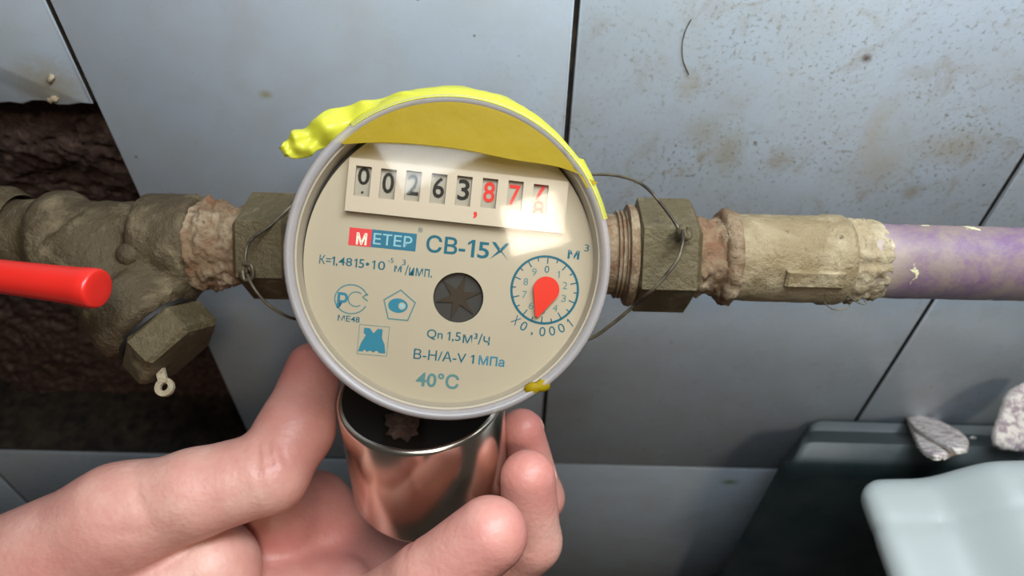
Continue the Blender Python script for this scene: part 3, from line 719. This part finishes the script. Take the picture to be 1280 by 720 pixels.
for i in range(N_+1):
    t = math.radians(132-112*i/N_); s = i/N_; fl = math.sin(min(1, s*1.15+.08)*math.pi)**.6 if s < .8 else max(0, (1-s)/.2)*.75
    for j in range(9):
        q = j/8; w_ = WD+7.2-q*13
        r = CR+.25+(3.3*fl*math.sin(q*math.pi*.62)+.8*nz((t*9, q*3, 0), 1, 4)*q)+(.2 if j == 0 else 0)
        if j == 0: r = CR-.9; 
        if j == 1: r = CR+.45
        vs.append(MP(cc[0]+math.cos(t)*r, cc[1]+math.sin(t)*r, w_))
for i in range(N_):
    for j in range(8): a = i*9+j; fs.append((a, a+9, a+10, a+1))
mesh_obj('tape_band', vs, fs, M['tape'], tp_)
# crumpled tail
path = catmull([V3(*D(*p, WD+4)) for p in [(535, 117), (492, 128), (456, 143), (420, 155), (393, 168), (372, 180), (356, 187)]], 10); wid = [7, 14, 22, 25, 17, 18, 12]
vs = []; fs = []; n = len(path)
for i, q in enumerate(path):
    s = i/(n-1)*6; a = int(min(5, s)); wv = (wid[a]+(wid[a+1]-wid[a])*(s-a))*K()
    d = nrm(path[min(i+1, n-1)]-path[max(i-1, 0)]); nn_ = V3(-d[1], d[0])
    for j in range(15):
        c_ = -1+2*j/14; edge = 1+.22*nz((i*.16, c_*1.2, 1), 1, 6)
        bump_ = 1.7*nz((i*.13, c_*1.3, 0), 1, 2)+.55*math.sin(i*.42+c_*1.2)*(1-s/9)+1.5*(1-c_*c_)
        p = q+nn_*wv*c_*edge; vs.append(MP(p[0], p[1], WD+2.2+bump_*1.3))
for i in range(n-1):
    for j in range(14): a = i*15+j; fs.append((a, a+15, a+16, a+1))
o = mesh_obj('tape_tail', vs, fs, M['tape'], tp_, label='thick crumpled tail sticking out to the left')
md = o.modifiers.new('thick', 'SOLIDIFY'); md.thickness = .0018; md.offset = -1
sb = o.modifiers.new('soft', 'SUBSURF'); sb.levels = sb.render_levels = 1
c = MP(*D(672, 484, WD+6), WD+6)
v, f = lathe(c, MF, [(2.2, -.6), (2.0, .5), (1.0, .9), (.1, 1.0)], 14, warp=lambda t, h: 1+.5*math.cos(2*(t-.4))); mesh_obj('tape_scrap', v, f, M['tape_under'], tp_)

# ------------------------------------------------------------------ seal wires
v, f = tube([P(640, 262, 204), P(700, 222, 206), P(745, 218, 204), P(778, 221, 201), P(806, 233, 197), P(832, 262, 194), P(852, 291, 192)], .42)
v2, f2 = tube([P(853, 288, 189.5), P(853, 305, 187), P(845, 328, 187), P(820, 358, 189), P(795, 380, 195), P(765, 405, 200), P(735, 424, 204), P(690, 430, 206), P(630, 385, 206)], .50)
v, f = cat_mesh([(v, f), (v2, f2)])
mesh_obj('seal_wire', v, f, M['wire'], label='thin seal wire looped through the right nut lug', cat='wire')
v, f = tube([P(470, 262, 204), P(400, 232, 203), P(366, 256, 201), P(340, 280, 197), P(314, 300, 193), P(307, 318, 191), P(308, 342, 192)], .42)
v2, f2 = tube([P(309, 343, 191), P(316, 358, 189), P(332, 378, 190), P(352, 392, 193), P(372, 399, 198), P(410, 400, 203), P(480, 370, 206)], .42)
v3, f3 = tube([P(304, 330, 190.5), P(314, 332, 189.5), P(316, 346, 190), P(306, 350, 190.5), P(303, 338, 190.5)], .5)
v, f = cat_mesh([(v, f), (v2, f2), (v3, f3)])
mesh_obj('seal_wire', v, f, M['wire'], label='thin seal wire knotted at the left nut lug', cat='wire')

# ------------------------------------------------------------------ magnet
ma = nrm(-RT*.015+UP*.83-FW*.56); mt_ = P(526, 489, 200); MR, MH = 22.7, 35.5
mf = frame(ma, -FW); mroot = empty('magnet', mt_-ma*MH, 'shiny nickel-plated cylindrical magnet held in the hand below the meter', 'magnet')
v, f = lathe(mt_, mf, [(.05, -MH), (MR-1.2, -MH), (MR-.35, -MH+.35), (MR, -MH+1.2), (MR, -1.2), (MR-.35, -.35), (MR-1.2, 0), (MR-1.5, 0)], 128, caps=False)
mesh_obj('plated_shell', v, f, M['nickel'], mroot, angle=60)
v, f = lathe(mt_, mf, [(MR-1.5, 0), (MR-2.2, -.7), (.05, -.75)], 96, caps=False)
mesh_obj('top_face', v, f, plain('magnet_face_dark_reflection', (.035, .028, .022), .35, metal=.6), mroot, label='dark recessed top face')  # plated face coloured dark in place of its mirror image of the meter underside
v, f = lathe(mt_+(P(503, 532, 190)-mt_)-ma*((P(503, 532, 190)-mt_)@ma)-ma*.6, mf, [(5, 0), (4.2, .8), (2.0, 1.4), (.2, 1.5)], 20, warp=rough(.6, .5, 8)); mesh_obj('rusty_reflection', v, f, M['plaster'], mroot)  # brown lump standing in for a small rusty reflection on the face

# ------------------------------------------------------------------ hand
J = {
 'fore2': (P(-620, 1010, 205), 31), 'fore1': (P(-330, 900, 205), 29), 'wr1': (P(-110, 830, 203), 25), 'wr2': (P(-90, 770, 197), 20),
 'cmc': (P(10, 740, 194), 20), 'mcp': (P(150, 650, 192), 13.6), 'mcp2': (P(243, 617, 191), 11.4),
 'ip': (P(336, 590, 194), 10.7), 'td': (P(371, 535, 202), 10.0), 'tt': (P(392, 462, 213), 8.0),
}
fing = {
 'index': [P(385, 715, 250), P(600, 712, 252), P(673, 622, 234), P(652, 538, 221)],
 'middle': [P(345, 775, 238), P(575, 775, 226), P(664, 676, 209), P(660, 597, 201)],
 'ring': [P(250, 815, 218), P(420, 800, 196), P(537, 728, 181), P(612, 668, 177)],
 'little': [P(190, 860, 200), P(330, 890, 176), P(430, 850, 166), P(500, 800, 162)],
}
frad = {'index': (10, 8.9, 7.9, 6.6), 'middle': (10.4, 9.3, 8.4, 7.6), 'ring': (10.8, 10.4, 10.0, 9.2), 'little': (9, 8, 7.2, 6.3)}
def grooves(X, Y, Z, a, b, wd, amp):
    return amp*np.exp(-(s_cone(X, Y, Z, a, b, 0, 0)/wd)**2)
def f_hand(X, Y, Z):
    c = lambda a, b: s_cone(X, Y, Z, J[a][0], J[b][0], J[a][1], J[b][1])
    th = smin(c('cmc', 'mcp'), c('mcp', 'mcp2'), 6); th = smin(th, c('mcp2', 'ip'), 2); th = smin(th, c('ip', 'td'), 1.5); th = smin(th, c('td', 'tt'), 3)
    fg = None
    for k_, p in fing.items():
        r = frad[k_]; d = s_cone(X, Y, Z, p[0], p[1], r[0], r[1])
        for i in (1, 2): d = smin(d, s_cone(X, Y, Z, p[i], p[i+1], r[i], r[i+1]), 2.2)
        for i in (1, 2):                                   # flexion creases at the joints
            q = p[i]; d = d+.8*np.exp(-(((X-q[0])**2+(Y-q[1])**2+(Z-q[2])**2)/ (r[i]*.9)**2))*0
        fg = d if fg is None else smin(fg, d, .7)
    w_ = J['wr1'][0]
    palm = s_cone(X, Y, Z, w_, fing['index'][0], 22, 11)
    for k_ in ('middle', 'ring', 'little'): palm = smin(palm, s_cone(X, Y, Z, w_, fing[k_][0], 22, 11 if k_ != 'little' else 10), 6)
    palm = smin(palm, c('wr1', 'wr2'), 8); palm = smin(palm, c('fore1', 'wr1'), 10); palm = smin(palm, c('fore2', 'fore1'), 10)
    palm = smin(palm, s_cone(X, Y, Z, P(400, 690, 240), P(150, 730, 215), 13, 17), 8); palm = smin(palm, s_cone(X, Y, Z, P(420, 745, 225), P(200, 780, 210), 13, 17), 8)
    for a_, b_ in ((P(345, 650, 228), P(392, 640, 242)), (P(392, 640, 242), P(470, 715, 241)), (P(470, 715, 241), P(570, 735, 236))): palm = smin(palm, s_cone(X, Y, Z, a_, b_, 12.5, 12), 5)
    palm = smin(palm, s_cone(X, Y, Z, P(40, 790, 192), P(262, 713, 201), 18, 13.8), 1.8)
    d = smin(palm, fg, 4)
    d = smin(d, s_cone(X, Y, Z, J['cmc'][0], P(170, 740, 205), 18, 14), 8)
    d = smin(d, th, 1.8)
    # skin folds
    for a, b, wd, amp in (
        (P(316, 548, 187.5), P(331, 580, 183.2), 1.1, 1.0), (P(327, 544, 187.5), P(341, 574, 183.6), 1.0, .8), (P(306, 556, 187), P(320, 586, 182.8), 1.0, .6),
        (P(120, 668, 176), P(180, 668, 178), 1.3, .5), (P(190, 700, 181), P(270, 668, 186), 1.0, .4),
        (P(300, 715, 205), P(345, 672, 214), 1.6, 1.0), (P(120, 690, 172), P(230, 706, 184), 1.4, .35)):
        d = d+grooves(X, Y, Z, a, b, wd, amp)
    def crease(q, ax_, wd, amp, reach):
        ax_ = nrm(ax_); e = (X-q[0])*ax_[0]+(Y-q[1])*ax_[1]+(Z-q[2])*ax_[2]; r2 = (X-q[0])**2+(Y-q[1])**2+(Z-q[2])**2
        return amp*np.exp(-(e/wd)**2)*np.exp(-r2/reach**2)
    ta_ = nrm(P(352, 570, 190)-P(280, 600, 190))
    for px_, py_, am in ((318, 566, 1.4), (329, 561, 1.6), (341, 558, 1.1)):
        d = d+crease(P(px_, py_, 184), ta_+UP*(px_-329)*.012, .75, am, 5.5)
    d = d+crease(P(172, 618, 181), P(200, 600, 190)-P(150, 640, 190)+RT*2, .8, .5, 7)
    for k_ in ('index', 'middle', 'ring'):
        p = fing[k_]; inn = nrm(mt_-ma*20-p[2]); d = d+crease(p[2]+inn*frad[k_][2]*.8-FW*4, p[3]-p[1], .8, .8, 7)
    # pressed against the magnet
    px, py, pz = X-mt_[0], Y-mt_[1], Z-mt_[2]; h = px*ma[0]+py*ma[1]+pz*ma[2]
    rr = np.sqrt(np.maximum((px-h*ma[0])**2+(py-h*ma[1])**2+(pz-h*ma[2])**2, 0))
    cy = np.maximum(rr-MR, np.maximum(h, -MH-h))-.12
    return np.maximum(d, -cy)
allp = np.array([j[0] for k_, j in J.items()]+[q for p in fing.values() for q in p])
lo = allp.min(0)-14; hi = allp.max(0)+14
lo = np.maximum(lo, P(-330, 900, 205)-V3(12, 40, 45))
v, f = nets(f_hand, lo, hi, .85)
# relax once for a smooth skin
def relax(v, f, it=3):
    for _ in range(it):
        s = np.zeros_like(v); c = np.zeros(len(v))
        for a, b in ((0, 1), (1, 2), (2, 3), (3, 0)):
            np.add.at(s, f[:, a], v[f[:, b]]); np.add.at(s, f[:, b], v[f[:, a]]); np.add.at(c, f[:, a], 1); np.add.at(c, f[:, b], 1)
        v = v*.4+.6*s/c[:, None]
    return v
v = relax(v, f, 1)
hand = mesh_obj('hand', v, f, M['skin'], loc=J['wr1'][0], label='left hand of a person, thumb and fingers gripping the shiny magnet', cat='hand')
fl = np.zeros(len(v))
for k_, p in fing.items():
    for q, a, r_ in ((p[3], .9, 13), (p[2], .45, 12), (p[1], .3, 14)): fl = np.maximum(fl, a*np.exp(-((v-q)**2).sum(1)/r_**2))
for q, a, r_ in ((J['tt'][0], 1., 15), (J['td'][0], .75, 13), (P(320, 690, 230), .9, 22), (P(400, 700, 240), 1, 28), (P(60, 690, 180), .3, 20)): fl = np.maximum(fl, a*np.exp(-((v-q)**2).sum(1)/r_**2))  # thumb end and deep palm reddened too: shade painted into the skin
at = hand.data.attributes.new('flush_and_shade', 'FLOAT', 'POINT'); at.data.foreach_set('value', fl.astype('f'))
def nail(tipc, prevc, rad, dorsal):
    d = nrm(tipc-prevc); n_ = nrm(dorsal-d*(dorsal@d)); s_ = np.cross(d, n_); c = tipc+n_*(rad-1.0)-d*2.2; vs = []; fs = []
    for i in range(13):
        a = math.pi*i/12
        for j in range(24):
            b = 2*math.pi*j/24; vs.append(c+d*math.cos(a)*5.4+s_*math.sin(a)*math.cos(b)*rad*.66+n_*math.sin(a)*math.sin(b)*1.25)
    for i in range(12):
        for j in range(24): fs.append((i*24+j, i*24+(j+1) % 24, (i+1)*24+(j+1) % 24, (i+1)*24+j))
    mesh_obj('fingernail', vs, fs, M['nail'], hand)
mc = mt_-ma*MH/2
for k_, p in fing.items():
    if k_ == 'little': continue
    q = p[3]-mt_; nail(p[3], p[2], frad[k_][3], FW*1.5+RT*.8-UP*1.0)
q = J['tt'][0]-mt_; nail(J['tt'][0], J['td'][0], 8.0, nrm(q-ma*(q@ma))+FW*1.2)

# ------------------------------------------------------------------ canisters, lower right
bz = 850-293.4
def rbox(name, top, bot, zt_, zb_, mat, label, cat, r=5):
    pass
# dark green canister : shoulder slopes forward from the wall
yF = -38.; zF = on_y(993, 577, yF)[2]
xl0 = on_z(1020, 523, bz)[0]; 
xl1 = on_y(993, 577, yF)[0]-1.5
prof_yz = [(-1.5, 0), (-1.5, bz-3), (-4, bz-.8), (-8, bz-2.2), (yF+8, zF+2.6), (yF+3, zF-.6), (yF+.5, zF-5), (yF, zF-12), (yF, 0)]
vs = []; fs = []
xs = [0, 1.2, 5, 60, 200, 255, 259, 260]
for i, dx in enumerate(xs):
    e = {0: 5.0, 1: 2.2, 2: 0, 5: 0, 6: 2.2, 7: 5.0}.get(i, 0)
    for j, (y, z) in enumerate(prof_yz):
        yy = y+(e if j >= 6 else 0)-(0); zz = z-(e if 1 <= j <= 6 else 0); xx = xl0+dx+(xl1-xl0)*min(1, abs(y)/abs(yF))*(1 if dx < 100 else 0)
        vs.append((xx, yy, zz))
n = len(prof_yz)
for i in range(len(xs)-1):
    for j in range(n): a, b = i*n+j, i*n+(j+1) % n; fs.append((a, b, b+n, a+n))
fs.append(tuple(range(n))); fs.append(tuple(reversed(range((len(xs)-1)*n, len(xs)*n))))
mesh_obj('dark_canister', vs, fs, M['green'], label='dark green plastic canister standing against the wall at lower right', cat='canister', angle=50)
# white canister standing in front of it, its left side slanting in towards the foot
ex = nrm(V3(1, .02, .06)); ez = nrm(V3(0, 0, 1)-ex*ex[2]); ey = np.cross(ez, ex)
wc_ = P(1060, 588, 258)
def f_white(X, Y, Z):
    px, py, pz = X-wc_[0], Y-wc_[1], Z-wc_[2]
    a = px*ex[0]+py*ex[1]+pz*ex[2]; b = px*ey[0]+py*ey[1]+pz*ey[2]; h = px*ez[0]+py*ez[1]+pz*ez[2]
    r = 9.; sh = np.clip((a-24)/24, 0, 1); step = 11*(sh*sh*(3-2*sh))
    left = (-a-h*.50)/1.118; top = h-step; back = b; front = -b-62; right = a-150; bot = -h-210
    qx = np.maximum(left, right)+r; qy = np.maximum(back, front)+r; qz = np.maximum(top, bot)+r
    d = np.minimum(np.maximum(np.maximum(qx, qy), qz), 0)+np.sqrt(np.maximum(qx, 0)**2+np.maximum(qy, 0)**2+np.maximum(qz, 0)**2)-r
    return d+.6*np.exp(-((b+20)/1.2)**2)
v, f = nets(f_white, wc_+V3(-15, -75, -222), wc_+V3(170, 16, 30), 1.8)
wcan = mesh_obj('white_canister', relax(v, f, 2), f, M['white'], label='white translucent plastic canister in front of the dark one', cat='canister')

# plaster flakes
def flake(pts, thick, name, label, up, seedv, mats=(0, 1)):
    pts = [np.asarray(p) for p in pts]; c = sum(pts)/len(pts); vs = []; fs = []; n = 40; ring = catmull(pts+[pts[0]], 8)[:-1]; n = len(ring)
    for lay, (s, h) in enumerate([(.90, 0), (1.0, .25), (.97, .55), (1.0, .8), (.86, 1.0), (.45, 1.12)]):
        for i, p in enumerate(ring):
            q = c+(p-c)*s*(1+.05*nz(p, .6, seedv+lay)); vs.append(q+up*thick*(h+.16*nz(p, .5, seedv+lay*3)))
    for l in range(5):
        for i in range(n): fs.append((l*n+i, l*n+(i+1) % n, (l+1)*n+(i+1) % n, (l+1)*n+i))
    fs.append(tuple(range(n))[::-1]); fs.append(tuple(range(5*n, 6*n)))
    mi = [0]*(3*n)+[1]*(2*n)+[0, 1]
    return mesh_obj(name, vs, fs, [M['chip'], M['chip_dark']], label=label, cat='plaster flake', matidx=mi)
def shoulder(px, py, lift=0):
    # point on the dark canister's sloping top
    n_ = nrm(V3(0, -(zF-bz)/1.0*-1, 0)+V3(0, 0, 1)); a = V3(0, -8, bz-2.2); b = V3(0, yF+8, zF+2.6); s_ = b-a; nn_ = nrm(np.cross(V3(1, 0, 0), s_)); nn_ = nn_ if nn_[2] > 0 else -nn_
    d = ray(px, py); t_ = ((a+nn_*lift-CAM)@nn_)/(d@nn_); return CAM+d*t_, nn_
nn_ = shoulder(1150, 550)[1]
pts = [shoulder(*p, 3.4)[0] for p in [(1131, 524), (1156, 523), (1186, 536), (1206, 550), (1210, 566), (1190, 572), (1170, 578), (1150, 566), (1140, 545)]]
fk = flake(pts, 2.2, 'plaster_flake', 'small pale plaster flake lying on the dark canister', nn_, 3)
pts = [shoulder(*p, 5.8)[0] for p in [(1131, 524), (1156, 523), (1186, 536), (1206, 550), (1209, 564), (1196, 569), (1178, 560), (1160, 550), (1143, 538)]]
fl2 = flake(pts, 1.7, 'upper_layer', None, nn_, 9); fl2.parent = fk; fl2.location = fl2.location-fk.location; del fl2['category']
pts = [P(x, y, 308-(y-480)*.12) for x, y in [(1275, 478), (1256, 492), (1247, 515), (1237, 548), (1250, 562), (1290, 560), (1312, 520), (1300, 480)]]
flake(pts, 4.0, 'plaster_flake', 'larger speckled plaster flake standing at the right edge of the photo', nrm(-FW*.9+UP*.2), 7)
for i, (px, py) in enumerate([(1222, 532), (1192, 527), (1244, 526), (1216, 548)]):
    q, n_ = shoulder(px, py, 0); v, f = lathe(q, frame(n_, (1, 0, 0)), [(1.6, -.3), (1.3, .6), (.5, 1.0)], 8, warp=rough(.6, 1, i))
    mesh_obj('plaster_crumb', v, f, M['chip'], label=['tiny plaster crumb midway between the two flakes, nearer the back', 'tiny plaster crumb just above the small flake', 'tiny plaster crumb touching the larger flake at the right', 'tiny plaster crumb nearest the white canister'][i], cat='crumb', group='plaster crumbs on the dark canister')
